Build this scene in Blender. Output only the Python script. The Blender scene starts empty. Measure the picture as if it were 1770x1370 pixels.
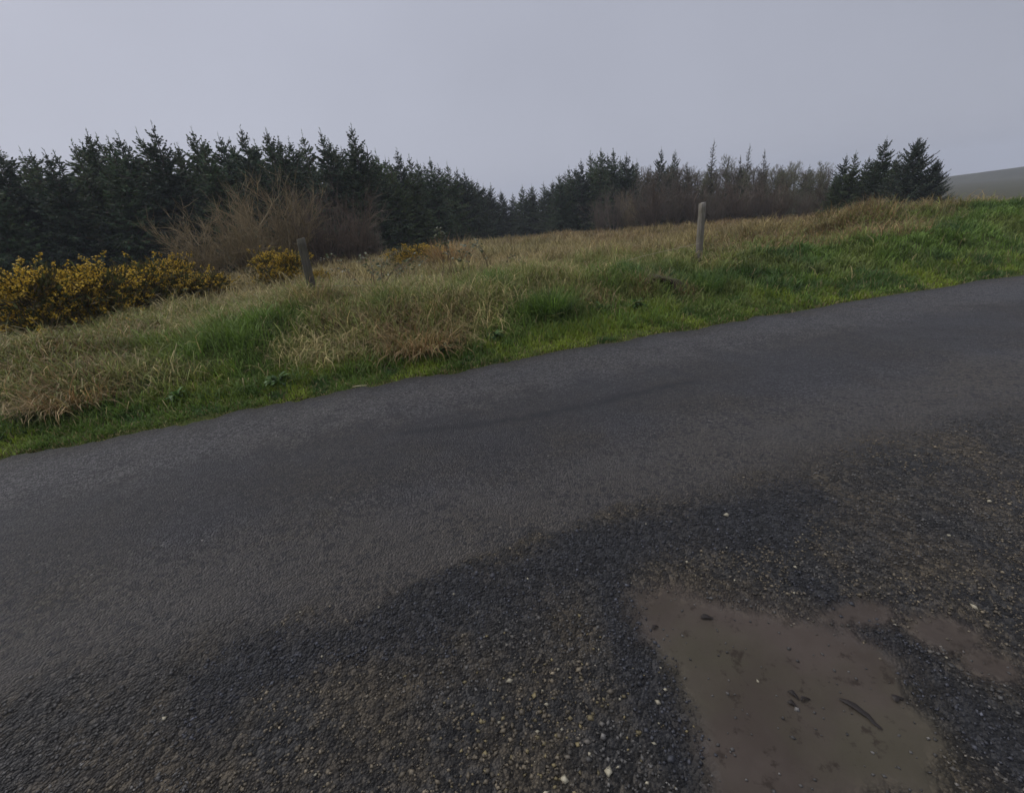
import bpy, math
import numpy as np
from mathutils import Matrix

RNG = np.random.default_rng(11)
sc = bpy.context.scene
COL = sc.collection

# ------------------------------------------------------------------ camera
FPX, CX, CY = 795.0, 885.0, 685.0          # focal length and centre in photograph pixels (1770 wide)
PITCH, ROLL, CAMH = math.radians(21.5), math.radians(5.0), 1.6
_F = np.array([0, math.cos(PITCH), -math.sin(PITCH)])
_R0 = np.array([1.0, 0, 0]); _U0 = np.array([0, math.sin(PITCH), math.cos(PITCH)])
_R = math.cos(ROLL) * _R0 - math.sin(ROLL) * _U0
_R = math.cos(ROLL) * _R0 - math.sin(ROLL) * _U0
_U = math.sin(ROLL) * _R0 + math.cos(ROLL) * _U0
CAMP = np.array([0, 0, CAMH])

cam = bpy.data.cameras.new('camera')
cam.sensor_fit = 'HORIZONTAL'; cam.sensor_width = 36.0
cam.lens = 36.0 * FPX / 1770.0
cam.clip_start = 0.05; cam.clip_end = 3000
co = bpy.data.objects.new('camera', cam); COL.objects.link(co)
co.matrix_world = Matrix(((_R[0], _U[0], -_F[0], 0), (_R[1], _U[1], -_F[1], 0), (_R[2], _U[2], -_F[2], CAMH), (0, 0, 0, 1)))
sc.camera = co


def sight(px, py):
    return _F + _R * (px - CX) / FPX + _U * (CY - py) / FPX


def at(px, py, z=0.0):
    """world point where the sight line meets the level z"""
    v = sight(px, py); return CAMP + v * ((z - CAMH) / v[2])


def at_dist(px, py, d):
    """world point on the sight line at horizontal distance d"""
    v = sight(px, py); return CAMP + v * (d / math.hypot(v[0], v[1]))


# ------------------------------------------------------------------ noise
def _hash(ix, iy, seed):
    n = (ix.astype(np.int64) * 374761393 + iy.astype(np.int64) * 668265263 + seed * 1274126177) & 0x7fffffff
    n = ((n ^ (n >> 13)) * 1274126177) & 0x7fffffff
    return ((n ^ (n >> 16)) & 0xffff) / 65535.0


def vnoise(x, y, seed=0):
    ix = np.floor(x); iy = np.floor(y); fx = x - ix; fy = y - iy
    fx = fx * fx * (3 - 2 * fx); fy = fy * fy * (3 - 2 * fy)
    a = _hash(ix, iy, seed); b = _hash(ix + 1, iy, seed); c = _hash(ix, iy + 1, seed); d = _hash(ix + 1, iy + 1, seed)
    return (a + (b - a) * fx) * (1 - fy) + (c + (d - c) * fx) * fy


def fbm(x, y, seed=0, o=4):
    x = np.asarray(x, float); y = np.asarray(y, float)
    s = np.zeros(np.broadcast(x, y).shape); a = 0.5; t = 0
    for k in range(o):
        s = s + a * vnoise(x * 2 ** k + 17.3 * k, y * 2 ** k - 9.1 * k, seed + k); t += a; a *= 0.5
    return s / t


def sst(a, b, x):
    t = np.clip((x - a) / (b - a), 0, 1); return t * t * (3 - 2 * t)


# ------------------------------------------------------------------ mesh helpers
def mesh_np(name, V, T=None, Q=None, col=None, smooth=False):
    V = np.asarray(V, np.float32).reshape(-1, 3)
    me = bpy.data.meshes.new(name)
    parts, starts, n = [], [], 0
    if Q is not None and len(Q):
        Q = np.asarray(Q, np.int32).reshape(-1, 4); parts.append(Q.ravel()); starts.append(np.arange(len(Q)) * 4); n = Q.size
    if T is not None and len(T):
        T = np.asarray(T, np.int32).reshape(-1, 3); parts.append(T.ravel()); starts.append(n + np.arange(len(T)) * 3)
    L = np.concatenate(parts); S = np.concatenate(starts)
    me.vertices.add(len(V)); me.vertices.foreach_set('co', V.ravel())
    me.loops.add(len(L)); me.loops.foreach_set('vertex_index', L.astype(np.int32))
    me.polygons.add(len(S)); me.polygons.foreach_set('loop_start', S.astype(np.int32))
    if smooth:
        me.polygons.foreach_set('use_smooth', np.ones(len(S), bool))
    me.update(calc_edges=True)
    if col is not None:
        col = np.asarray(col, np.float32)
        if col.shape[1] == 3: col = np.hstack([col, np.ones((len(col), 1), np.float32)])
        a = me.attributes.new('Col', 'FLOAT_COLOR', 'POINT'); a.data.foreach_set('color', col.ravel())
    return me


def link(name, me, mat=None, parent=None, loc=None, rz=0.0, scale=None):
    o = bpy.data.objects.new(name, me); COL.objects.link(o)
    if mat is not None and me is not None and not me.materials: me.materials.append(mat)
    if parent is not None: o.parent = parent
    if loc is not None: o.location = loc
    o.rotation_euler.z = rz
    if scale is not None: o.scale = scale
    return o


def thing(name, label, cat, loc, rz=0.0, scale=None, group=None):
    o = link(name, None, None, None, loc, rz, scale); o['label'] = label; o['category'] = cat
    if group: o['group'] = group
    return o


def tag(o, label=None, cat=None, group=None, kind=None):
    if label: o['label'] = label
    if cat: o['category'] = cat
    if group: o['group'] = group
    if kind: o['kind'] = kind
    return o


class Geo:
    """collects coloured quads / triangles into one mesh"""
    def __init__(s): s.V = []; s.C = []; s.T = []; s.Q = []
    def quad(s, a, b, c, d, col):
        n = len(s.V); s.V += [a, b, c, d]; s.C += [col] * 4; s.Q.append((n, n + 1, n + 2, n + 3))
    def tri(s, a, b, c, col):
        n = len(s.V); s.V += [a, b, c]; s.C += [col] * 3; s.T.append((n, n + 1, n + 2))
    def tube(s, pts, rad, k, col, cap=False):
        base = len(s.V); m = len(pts); pts = [np.asarray(p, float) for p in pts]
        for i, p in enumerate(pts):
            d = pts[min(i + 1, m - 1)] - pts[max(i - 1, 0)]; d = d / (np.linalg.norm(d) + 1e-9)
            u = np.cross(d, (0.31, 0.22, 0.92) if abs(d[2]) < 0.9 else (1.0, 0.1, 0.0)); u /= np.linalg.norm(u) + 1e-9; w = np.cross(d, u)
            for j in range(k):
                an = 2 * math.pi * j / k
                s.V.append(p + rad[i] * (math.cos(an) * u + math.sin(an) * w)); s.C.append(col)
        for i in range(m - 1):
            for j in range(k):
                a = base + i * k + j; b = base + i * k + (j + 1) % k
                s.Q.append((a, b, b + k, a + k))
    def mesh(s, name, smooth=False):
        return mesh_np(name, s.V, s.T, s.Q, s.C, smooth)


# ------------------------------------------------------------------ materials
def newmat(name):
    m = bpy.data.materials.new(name); m.use_nodes = True
    nt = m.node_tree; nt.nodes.clear()
    out = nt.nodes.new('ShaderNodeOutputMaterial')
    return m, nt, out


def N(nt, typ, **kw):
    n = nt.nodes.new(typ)
    for k, v in kw.items():
        if k in n.inputs: n.inputs[k].default_value = v
        else: setattr(n, k, v)
    return n


def mixc(nt, f, a, b, mode='MIX'):
    n = nt.nodes.new('ShaderNodeMix'); n.data_type = 'RGBA'; n.blend_type = mode
    for sock, v in ((n.inputs[0], f), (n.inputs[6], a), (n.inputs[7], b)):
        if isinstance(v, bpy.types.NodeSocket): nt.links.new(v, sock)
        elif isinstance(v, (int, float)): sock.default_value = v
        else: sock.default_value = (*v, 1)
    return n.outputs[2]


def mth(nt, op, a, b=0.0, c=0.0, clamp=False):
    n = nt.nodes.new('ShaderNodeMath'); n.operation = op; n.use_clamp = clamp
    for i, v in enumerate((a, b, c)):
        if isinstance(v, bpy.types.NodeSocket): nt.links.new(v, n.inputs[i])
        else: n.inputs[i].default_value = v
    return n.outputs[0]


def ramp(nt, v, a, b):
    n = nt.nodes.new('ShaderNodeMapRange'); n.interpolation_type = 'SMOOTHSTEP'
    nt.links.new(v, n.inputs[0]); n.inputs[1].default_value = a; n.inputs[2].default_value = b
    return n.outputs[0]


def noise(nt, vec, scale, detail=4, rough=0.55):
    n = N(nt, 'ShaderNodeTexNoise', Scale=scale, Detail=detail, Roughness=rough)
    nt.links.new(vec, n.inputs['Vector']); return n.outputs['Fac']


def foliage_mat(name, trans=0.25, var=0.35, rough=0.7, spec=0.2):
    m, nt, out = newmat(name)
    at_ = N(nt, 'ShaderNodeAttribute', attribute_name='Col')
    oi = N(nt, 'ShaderNodeObjectInfo')
    tc = N(nt, 'ShaderNodeTexCoord')
    v = mth(nt, 'MULTIPLY_ADD', oi.outputs['Random'], var, 1 - var / 2)
    n2 = mth(nt, 'MULTIPLY_ADD', noise(nt, tc.outputs['Object'], 1.6, 3), 0.8, 0.6)
    k = mth(nt, 'MULTIPLY', v, n2)
    sc_ = N(nt, 'ShaderNodeVectorMath', operation='SCALE')
    nt.links.new(at_.outputs['Color'], sc_.inputs[0]); nt.links.new(k, sc_.inputs['Scale'])
    b = N(nt, 'ShaderNodeBsdfPrincipled', Roughness=rough)
    b.inputs['Specular IOR Level'].default_value = spec
    nt.links.new(sc_.outputs[0], b.inputs['Base Color'])
    if trans > 0:
        t = N(nt, 'ShaderNodeBsdfTranslucent'); nt.links.new(sc_.outputs[0], t.inputs['Color'])
        mx = N(nt, 'ShaderNodeMixShader'); mx.inputs[0].default_value = trans
        nt.links.new(b.outputs[0], mx.inputs[1]); nt.links.new(t.outputs[0], mx.inputs[2])
        nt.links.new(mx.outputs[0], out.inputs[0])
    else:
        nt.links.new(b.outputs[0], out.inputs[0])
    return m


M_NEEDLE = foliage_mat('spruce_needles', 0.12, 0.5, 0.7, 0.2)
M_BARK = foliage_mat('bark', 0.0, 0.3, 0.85, 0.15)
M_TWIG = foliage_mat('bare_twigs', 0.0, 0.3, 0.85, 0.15)
M_GRASS = foliage_mat('grass_blades', 0.3, 0.0, 0.6, 0.25)
M_GORSE = foliage_mat('gorse_foliage', 0.1, 0.3, 0.7, 0.2)
M_PETAL = foliage_mat('gorse_petals', 0.25, 0.1, 0.6, 0.2)
M_LEAF = foliage_mat('broad_leaves', 0.2, 0.3, 0.5, 0.35)


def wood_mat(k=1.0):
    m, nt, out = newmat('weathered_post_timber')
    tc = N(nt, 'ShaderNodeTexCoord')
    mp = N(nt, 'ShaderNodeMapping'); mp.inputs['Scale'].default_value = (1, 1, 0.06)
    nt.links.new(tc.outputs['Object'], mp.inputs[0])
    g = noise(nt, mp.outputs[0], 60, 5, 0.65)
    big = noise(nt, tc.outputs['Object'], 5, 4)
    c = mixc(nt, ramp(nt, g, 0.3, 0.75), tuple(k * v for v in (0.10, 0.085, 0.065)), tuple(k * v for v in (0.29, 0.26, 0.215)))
    c = mixc(nt, mth(nt, 'MULTIPLY', ramp(nt, big, 0.42, 0.68), 0.6), c, (0.10, 0.095, 0.05))
    b = N(nt, 'ShaderNodeBsdfPrincipled', Roughness=0.85)
    nt.links.new(c, b.inputs['Base Color'])
    bp = N(nt, 'ShaderNodeBump', Strength=0.6, Distance=0.004)
    nt.links.new(g, bp.inputs['Height']); nt.links.new(bp.outputs[0], b.inputs['Normal'])
    nt.links.new(b.outputs[0], out.inputs[0]); return m


def road_mat():
    m, nt, out = newmat('worn_tar_and_chippings')
    tc = N(nt, 'ShaderNodeTexCoord'); P = tc.outputs['Object']
    a = N(nt, 'ShaderNodeAttribute', attribute_name='Col')
    sx = N(nt, 'ShaderNodeSeparateColor'); nt.links.new(a.outputs['Color'], sx.inputs[0])
    grav, mud, dark = sx.outputs[0], sx.outputs[1], sx.outputs[2]
    seam = a.outputs['Alpha']
    vo = N(nt, 'ShaderNodeTexVoronoi', Scale=95.0); nt.links.new(P, vo.inputs['Vector'])
    cs = N(nt, 'ShaderNodeSeparateColor'); nt.links.new(vo.outputs['Color'], cs.inputs[0])
    vo2 = N(nt, 'ShaderNodeTexVoronoi', Scale=48.0); nt.links.new(P, vo2.inputs['Vector'])
    cs2 = N(nt, 'ShaderNodeSeparateColor'); nt.links.new(vo2.outputs['Color'], cs2.inputs[0])
    mp = N(nt, 'ShaderNodeMapping'); mp.inputs['Rotation'].default_value = (0, 0, -ROAD_A); mp.inputs['Scale'].default_value = (0.35, 1.6, 1)
    nt.links.new(P, mp.inputs[0])
    streak = noise(nt, mp.outputs[0], 1.1, 4)
    blot = noise(nt, P, 0.9, 5, 0.6); fine = noise(nt, P, 14, 4, 0.7); mid = noise(nt, P, 3.3, 4, 0.6)
    # tar: worn bands run along the road, edge distance comes with the mesh
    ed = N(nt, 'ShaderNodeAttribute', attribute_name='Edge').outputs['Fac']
    edn = mth(nt, 'ADD', ed, mth(nt, 'MULTIPLY_ADD', mid, 0.9, -0.45))
    c1 = mixc(nt, ramp(nt, blot, 0.35, 0.65), (0.078, 0.074, 0.078), (0.084, 0.072, 0.056))
    c1 = mixc(nt, mth(nt, 'MULTIPLY', ramp(nt, edn, 2.3, 3.3), 0.65), c1, (0.088, 0.072, 0.050))
    lt = mth(nt, 'MULTIPLY', ramp(nt, edn, 0.1, 0.5), mth(nt, 'SUBTRACT', 1.0, ramp(nt, edn, 0.7, 1.5)))
    c1 = mixc(nt, mth(nt, 'MULTIPLY', lt, 0.7), c1, (0.128, 0.122, 0.122))
    c1 = mixc(nt, mth(nt, 'MULTIPLY', ramp(nt, streak, 0.4, 0.7), 0.3), c1, (0.11, 0.107, 0.108))
    c1 = mixc(nt, mth(nt, 'MULTIPLY', ramp(nt, mid, 0.48, 0.72), 0.45), c1, (0.042, 0.042, 0.048))
    c1 = mixc(nt, mth(nt, 'MULTIPLY', ramp(nt, fine, 0.52, 0.68), 0.55), c1, (0.040, 0.039, 0.042))
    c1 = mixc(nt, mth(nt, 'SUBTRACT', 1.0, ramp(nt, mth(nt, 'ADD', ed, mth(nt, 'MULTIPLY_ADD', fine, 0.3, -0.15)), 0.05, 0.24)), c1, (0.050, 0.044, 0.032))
    chipv = mth(nt, 'MULTIPLY_ADD', mth(nt, 'POWER', cs.outputs[0], 1.6), 1.2, 0.42)
    k1 = N(nt, 'ShaderNodeVectorMath', operation='SCALE'); nt.links.new(c1, k1.inputs[0]); nt.links.new(chipv, k1.inputs['Scale'])
    c1 = mixc(nt, mth(nt, 'MULTIPLY', seam, ramp(nt, fine, 0.3, 0.5)), k1.outputs[0], (0.020, 0.020, 0.022))
    speck = mth(nt, 'GREATER_THAN', cs.outputs[2], 0.9985)
    c1 = mixc(nt, mth(nt, 'MULTIPLY', speck, 0.8), c1, (0.34, 0.32, 0.29))
    band = mth(nt, 'MULTIPLY', ramp(nt, edn, 0.9, 1.4), mth(nt, 'SUBTRACT', 1.0, ramp(nt, edn, 1.9, 2.5)))
    c1 = mixc(nt, mth(nt, 'MULTIPLY', band, 0.4), c1, (0.034, 0.033, 0.037))
    worn = mth(nt, 'MULTIPLY', ramp(nt, edn, 2.3, 2.7), mth(nt, 'SUBTRACT', 1.0, ramp(nt, edn, 3.0, 3.5)))
    c1 = mixc(nt, mth(nt, 'MULTIPLY', worn, 0.4), c1, (0.125, 0.112, 0.098))
    pit = mth(nt, 'MULTIPLY', mth(nt, 'GREATER_THAN', cs2.outputs[0], 0.72), ramp(nt, noise(nt, P, 2.4, 4, 0.65), 0.34, 0.56))
    c1 = mixc(nt, mth(nt, 'MULTIPLY', pit, 0.75), c1, (0.030, 0.029, 0.031))
    # loose chippings
    g1 = mixc(nt, ramp(nt, noise(nt, P, 2.0, 5, 0.65), 0.4, 0.6), (0.043, 0.041, 0.038), (0.078, 0.063, 0.042))
    g1 = mixc(nt, mth(nt, 'MULTIPLY', dark, 0.8), g1, (0.027, 0.028, 0.031))
    gv = mth(nt, 'MULTIPLY_ADD', mth(nt, 'POWER', cs2.outputs[1], 2.0), 1.5, 0.35)
    k2 = N(nt, 'ShaderNodeVectorMath', operation='SCALE'); nt.links.new(g1, k2.inputs[0]); nt.links.new(gv, k2.inputs['Scale'])
    c = mixc(nt, grav, c1, k2.outputs[0])
    # dried mud with olive algae and dark flecks
    md = mixc(nt, ramp(nt, mid, 0.3, 0.7), (0.046, 0.036, 0.029), (0.064, 0.051, 0.042))
    md = mixc(nt, mth(nt, 'MULTIPLY', ramp(nt, blot, 0.45, 0.6), 0.45), md, (0.056, 0.054, 0.032))
    md = mixc(nt, mth(nt, 'MULTIPLY', ramp(nt, fine, 0.56, 0.68), 0.75), md, (0.024, 0.018, 0.014))
    c = mixc(nt, mud, c, md)
    rg = mth(nt, 'MULTIPLY_ADD', blot, 0.35, 0.42)
    rg = mth(nt, 'MULTIPLY_ADD', mud, 0.22, rg)
    b = N(nt, 'ShaderNodeBsdfPrincipled'); nt.links.new(rg, b.inputs['Roughness'])
    nt.links.new(mth(nt, 'MULTIPLY_ADD', mud, -0.28, 0.4), b.inputs['Specular IOR Level'])
    nt.links.new(c, b.inputs['Base Color'])
    hh = mth(nt, 'ADD', mth(nt, 'MULTIPLY', vo.outputs['Distance'], -45.0), mth(nt, 'MULTIPLY', mth(nt, 'MULTIPLY', vo2.outputs['Distance'], grav), -60.0))
    hh = mth(nt, 'MULTIPLY', hh, mth(nt, 'POWER', mth(nt, 'MULTIPLY_ADD', mud, -1.0, 1.0, True), 2.5))
    hh = mth(nt, 'ADD', hh, mth(nt, 'MULTIPLY', mth(nt, 'MULTIPLY', noise(nt, P, 55, 3, 0.6), mud), 0.35))
    hh = mth(nt, 'ADD', hh, mth(nt, 'MULTIPLY', fine, mth(nt, 'MULTIPLY_ADD', mud, -0.7, 0.9)))
    bp = N(nt, 'ShaderNodeBump', Strength=0.75, Distance=0.006)
    nt.links.new(hh, bp.inputs['Height']); nt.links.new(bp.outputs[0], b.inputs['Normal'])
    nt.links.new(b.outputs[0], out.inputs[0]); return m


def soil_mat():
    m, nt, out = newmat('rough_pasture_ground')
    tc = N(nt, 'ShaderNodeTexCoord'); P = tc.outputs['Object']
    a = N(nt, 'ShaderNodeAttribute', attribute_name='Col')
    n1 = noise(nt, P, 1.7, 5, 0.65); n2 = noise(nt, P, 18, 4, 0.7)
    c = mixc(nt, ramp(nt, n1, 0.35, 0.68), (0.115, 0.085, 0.045), (0.06, 0.06, 0.022))
    c = mixc(nt, 0.6, c, a.outputs['Color'])
    k = mth(nt, 'MULTIPLY_ADD', n2, 1.0, 0.5)
    s = N(nt, 'ShaderNodeVectorMath', operation='SCALE'); nt.links.new(c, s.inputs[0]); nt.links.new(k, s.inputs['Scale'])
    b = N(nt, 'ShaderNodeBsdfPrincipled', Roughness=0.95); b.inputs['Specular IOR Level'].default_value = 0.1
    nt.links.new(s.outputs[0], b.inputs['Base Color'])
    bp = N(nt, 'ShaderNodeBump', Strength=0.8, Distance=0.05)
    nt.links.new(n2, bp.inputs['Height']); nt.links.new(bp.outputs[0], b.inputs['Normal'])
    nt.links.new(b.outputs[0], out.inputs[0]); return m


def stone_mat():
    m, nt, out = newmat('loose_stone')
    a = N(nt, 'ShaderNodeAttribute', attribute_name='Col')
    tc = N(nt, 'ShaderNodeTexCoord')
    n = mth(nt, 'MULTIPLY_ADD', noise(nt, tc.outputs['Object'], 150, 2), 0.8, 0.6)
    s = N(nt, 'ShaderNodeVectorMath', operation='SCALE'); nt.links.new(a.outputs['Color'], s.inputs[0]); nt.links.new(n, s.inputs['Scale'])
    b = N(nt, 'ShaderNodeBsdfPrincipled', Roughness=0.65)
    nt.links.new(s.outputs[0], b.inputs['Base Color']); nt.links.new(b.outputs[0], out.inputs[0]); return m


# ------------------------------------------------------------------ the road line
EDGE = np.array([at(x, y)[:2] for x, y in ((90, 772), (300, 731), (480, 696), (700, 655), (920, 613), (1120, 578), (1320, 546), (1500, 515), (1680, 486))])
ROAD_A = math.atan2(*(EDGE[-1] - EDGE[0])[::-1])
UD = np.array([math.cos(ROAD_A), math.sin(ROAD_A)]); ND = np.array([-UD[1], UD[0]])
_eu, _en = EDGE @ UD, EDGE @ ND
_pf = np.polyfit(_eu, _en, 2)
_mid = float(_eu.mean())


def n_edge(u):
    u = np.asarray(u, float); lo, hi = _eu[0] - 2, _eu[-1] + 3
    uc = np.clip(u, lo, hi)
    base = np.polyval(_pf, uc)
    sl = 2 * _pf[0] * uc + _pf[1]
    return base + sl * (u - uc) * 0.5


def un(x, y):
    return x * UD[0] + y * UD[1], x * ND[0] + y * ND[1]


def xy(u, n):
    return u * UD[0] + n * ND[0], u * UD[1] + n * ND[1]


_bank = at(1625, 352, 1.0)


def ground_z(x, y):
    u, n = un(x, y)
    s = n - n_edge(u)
    d = np.hypot(x, y)
    z = -0.06 + 0.075 * sst(-0.05, 0.12, s) + 0.43 * sst(0.1, 2.3, s)
    far = -0.25 * sst(9, 24, d) - 0.9 * sst(22, 50, d) - 1.1 * sst(48, 78, d)
    z = z + far * sst(2.0, 4.0, s)
    lump = (fbm(x * 0.9, y * 0.9, 3) - 0.5) * 0.46 + (fbm(x * 2.4, y * 2.4, 8, 2) - 0.5) * 0.22
    z = z + lump * sst(0.3, 1.8, s)
    z = z + 0.55 * np.exp(-(((x - _bank[0]) / 4.5) ** 2 + ((y - _bank[1] - 0.8) / 1.3) ** 2))
    back = sst(-5.5, -9.0, n) if False else sst(5.5, 9.0, -n)
    z = z + back * (0.25 + (fbm(x * 0.5, y * 0.5, 30) - 0.5) * 0.4)
    return z


def geo_axis(lo, hi, step, far, grow=1.18):
    mid = list(np.arange(lo, hi + 1e-6, step)); s = step; v = hi; up = []
    while v < far: s *= grow; v += s; up.append(v)
    s = step; v = lo; dn = []
    while v > -far: s *= grow; v -= s; dn.append(v)
    return np.array(dn[::-1] + mid + up)


def grid(us, ns):
    U, Nn = np.meshgrid(us, ns, indexing='ij'); a, b = U.shape
    i = np.arange(a * b).reshape(a, b)
    Q = np.stack([i[:-1, :-1], i[1:, :-1], i[1:, 1:], i[:-1, 1:]], -1).reshape(-1, 4)
    return U.ravel(), Nn.ravel(), Q


# ------------------------------------------------------------------ vegetation colours by place
GREEN = np.array([0.100, 0.162, 0.026]); LIME = np.array([0.205, 0.265, 0.030]); DEEP = np.array([0.058, 0.112, 0.024])
STRAW = np.array([0.335, 0.272, 0.122]); BROWN = np.array([0.235, 0.152, 0.068]); OLIVE = np.array([0.185, 0.205, 0.055])


def W(px, py, z=0.45): return at(px, py, z)[:2]


# blobs of one kind of growth: centre, radius along the road, radius across, amount of straw (+) or green (-), brown
BLOBS = [(W(150, 640, .3), 0.8, 0.5, 0.85, 0.5), (W(330, 610, .3), 0.9, 0.6, -0.75, 0), (W(430, 600, .35), 0.8, 0.6, -0.35, 0),
         (W(560, 580, .3), 0.6, 0.5, 0.3, 0.1), (W(720, 565, .3), 0.62, 0.5, 1.0, 0.75), (W(650, 520, .5), 0.9, 0.5, 0.45, 0.1),
         (W(800, 520, .5), 0.5, 0.4, 0.4, 0.1), (W(860, 490, .5), 0.7, 0.5, -0.6, 0), (W(955, 520, .45), 0.5, 0.5, -1.0, 0),
         (W(1040, 500, .45), 0.5, 0.35, 0.55, 0.4), (W(1090, 540, .2), 0.8, 0.45, -0.7, 0), (W(1143, 495, .3), 0.4, 0.3, 0.4, 0.4),
         (W(1230, 480, .45), 0.9, 0.8, -1.0, 0), (W(1400, 470, .4), 2.2, 1.0, -1.0, 0), (W(1600, 440, .45), 3.0, 1.0, -1.0, 0),
         (W(240, 540, .5), 0.9, 0.6, 0.5, 0), (W(120, 580, .4), 0.7, 0.6, 0.4, 0.1), (W(540, 520, .5), 0.6, 0.4, -0.4, 0), (W(1690, 352, 1.0), 1.6, 1.0, -0.6, 0), (W(1480, 385, .8), 3.0, 1.0, 0.8, 0.7), (W(1580, 372, .9), 2.6, 0.9, 0.7, 0.7), (W(1770, 345, 1.0), 3.0, 2.0, -0.9, 0), (W(380, 530, .6), 0.9, 0.5, -0.45, 0), (W(480, 500, .6), 0.7, 0.5, -0.3, 0)]


def growth(x, y):
    """0 = green .. 1 = straw, and how brown the straw is"""
    u, n = un(x, y); s = n - n_edge(u)
    t = 0.44 * sst(0.4, 0.95, s) + 0.42 * sst(1.7, 3.0, s)
    t = t - 0.55 * sst(2.6, 5.0, u) * (1 - sst(3.2, 4.4, s)) * sst(0.3, .9, s)
    t = t + (fbm(x * 1.25, y * 1.25, 40) - 0.5) * 1.5 * sst(0.2, 0.7, s)
    br = 0.05 + 0.6 * sst(0.52, 0.72, fbm(x * 0.8 + 40, y * 0.8, 55))
    br = br + 0.55 * sst(5, 11, u) * sst(3.0, 4.2, s)
    for c, ru, rn, st, b in BLOBS:
        du = (x - c[0]) * UD[0] + (y - c[1]) * UD[1]; dn = (x - c[0]) * ND[0] + (y - c[1]) * ND[1]
        w = np.exp(-((du / ru) ** 2 + (dn / rn) ** 2))
        t = t + w * st; br = br + w * b * 1.2 - 0.3 * w * (b == 0)
    return np.clip(t, 0, 1), np.clip(br, 0, 1)


# ------------------------------------------------------------------ ground sheet
us = geo_axis(-14, 18, 0.22, 620, 1.16); ns = geo_axis(4.2, 16, 0.16, 620, 1.14)
U, Nn, Q = grid(us, ns); X, Y = xy(U, Nn)
Z = ground_z(X, Y)
D = np.hypot(X, Y)
Z = Z + 14 * sst(120, 520, D) * fbm(X * 0.004, Y * 0.004, 77) * 0.25
t, br = growth(X, Y)
cg = (GREEN * 0.55)[None] * (1 - t[:, None]) + ((STRAW * 0.5) * (1 - br[:, None]) + (BROWN * 0.55) * br[:, None]) * t[:, None]
_f = sst(40, 90, D)[:, None]; cg = cg * (1 - _f) + np.array([[0.034, 0.040, 0.022]]) * _f
ground = link('ground', mesh_np('ground', np.c_[X, Y, Z], Q=Q, col=cg, smooth=True), soil_mat()); tag(ground, kind='structure')

# ------------------------------------------------------------------ road and lay-by of loose chippings
us = geo_axis(-4.2, 4.4, 0.03, 90, 1.12)
tt = np.concatenate([np.linspace(-3.2, -0.45, 12), np.linspace(-0.4, 1.0, 190)])      # 0 = one metre off the camera foot, 1 = far edge
U, Tt = np.meshgrid(us, tt, indexing='ij'); sh = U.shape
Ne = n_edge(U) + (fbm(U * 2.3, U * 0 + 2, 5) - 0.5) * 0.22 + (fbm(U * 11, U * 0 + 7, 6) - 0.5) * 0.10
Nn = 0.45 + (Ne - 0.45) * Tt; X, Y = xy(U, Nn)


def seg_dist(x, y, poly, closed=False):
    P = np.array(poly); R = np.full(np.shape(x), 1e9)
    K = len(P) if closed else len(P) - 1
    for i in range(K):
        a, b = P[i], P[(i + 1) % len(P)]; ab = b - a
        h = np.clip(((x - a[0]) * ab[0] + (y - a[1]) * ab[1]) / (ab @ ab), 0, 1)
        R = np.minimum(R, np.hypot(x - a[0] - h * ab[0], y - a[1] - h * ab[1]))
    return R


def inside(x, y, poly):
    P = np.array(poly); r = np.zeros(np.shape(x), bool)
    for i in range(len(P)):
        a, b = P[i], P[(i + 1) % len(P)]
        c = ((a[1] > y) != (b[1] > y)) & (x < (b[0] - a[0]) * (y - a[1]) / (b[1] - a[1] + 1e-12) + a[0])
        r ^= c
    return r


def G(pts): return [at(a, b)[:2] for a, b in pts]


GB = G([(-60, 1235), (60, 1200), (200, 1160), (420, 1095), (600, 1065), (670, 1030), (740, 990), (880, 952), (1000, 905), (1080, 880), (1180, 862),
        (1260, 835), (1400, 795), (1540, 755), (1690, 725), (1900, 690)])
_gx = np.array([p[0] for p in GB]); _gy = np.array([p[1] for p in GB])
MUD = G([(1105, 1035), (1180, 1022), (1290, 1048), (1385, 1066), (1470, 1094), (1548, 1140), (1602, 1205), (1640, 1290), (1650, 1400), (1230, 1400), (1205, 1290), (1190, 1205), (1135, 1125), (1105, 1080)])
MUD2 = [(W(1475, 1062, 0), 0.17, 0.065), (W(1640, 1095, 0), 0.12, 0.09), (W(1720, 1150, 0), 0.09, 0.06)]
DARK = G([(430, 1140), (600, 1090), (760, 1040), (930, 985), (1090, 935), (1240, 900), (1380, 860)])
DARK2 = G([(1060, 1000), (1080, 1080), (1130, 1180), (1180, 1280)])
DARK3 = G([(1400, 1010), (1560, 1130), (1680, 1250), (1760, 1300)])
SEAM = G([(700, 748), (800, 738), (900, 724), (1000, 703), (1110, 678), (1200, 660)])


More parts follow.
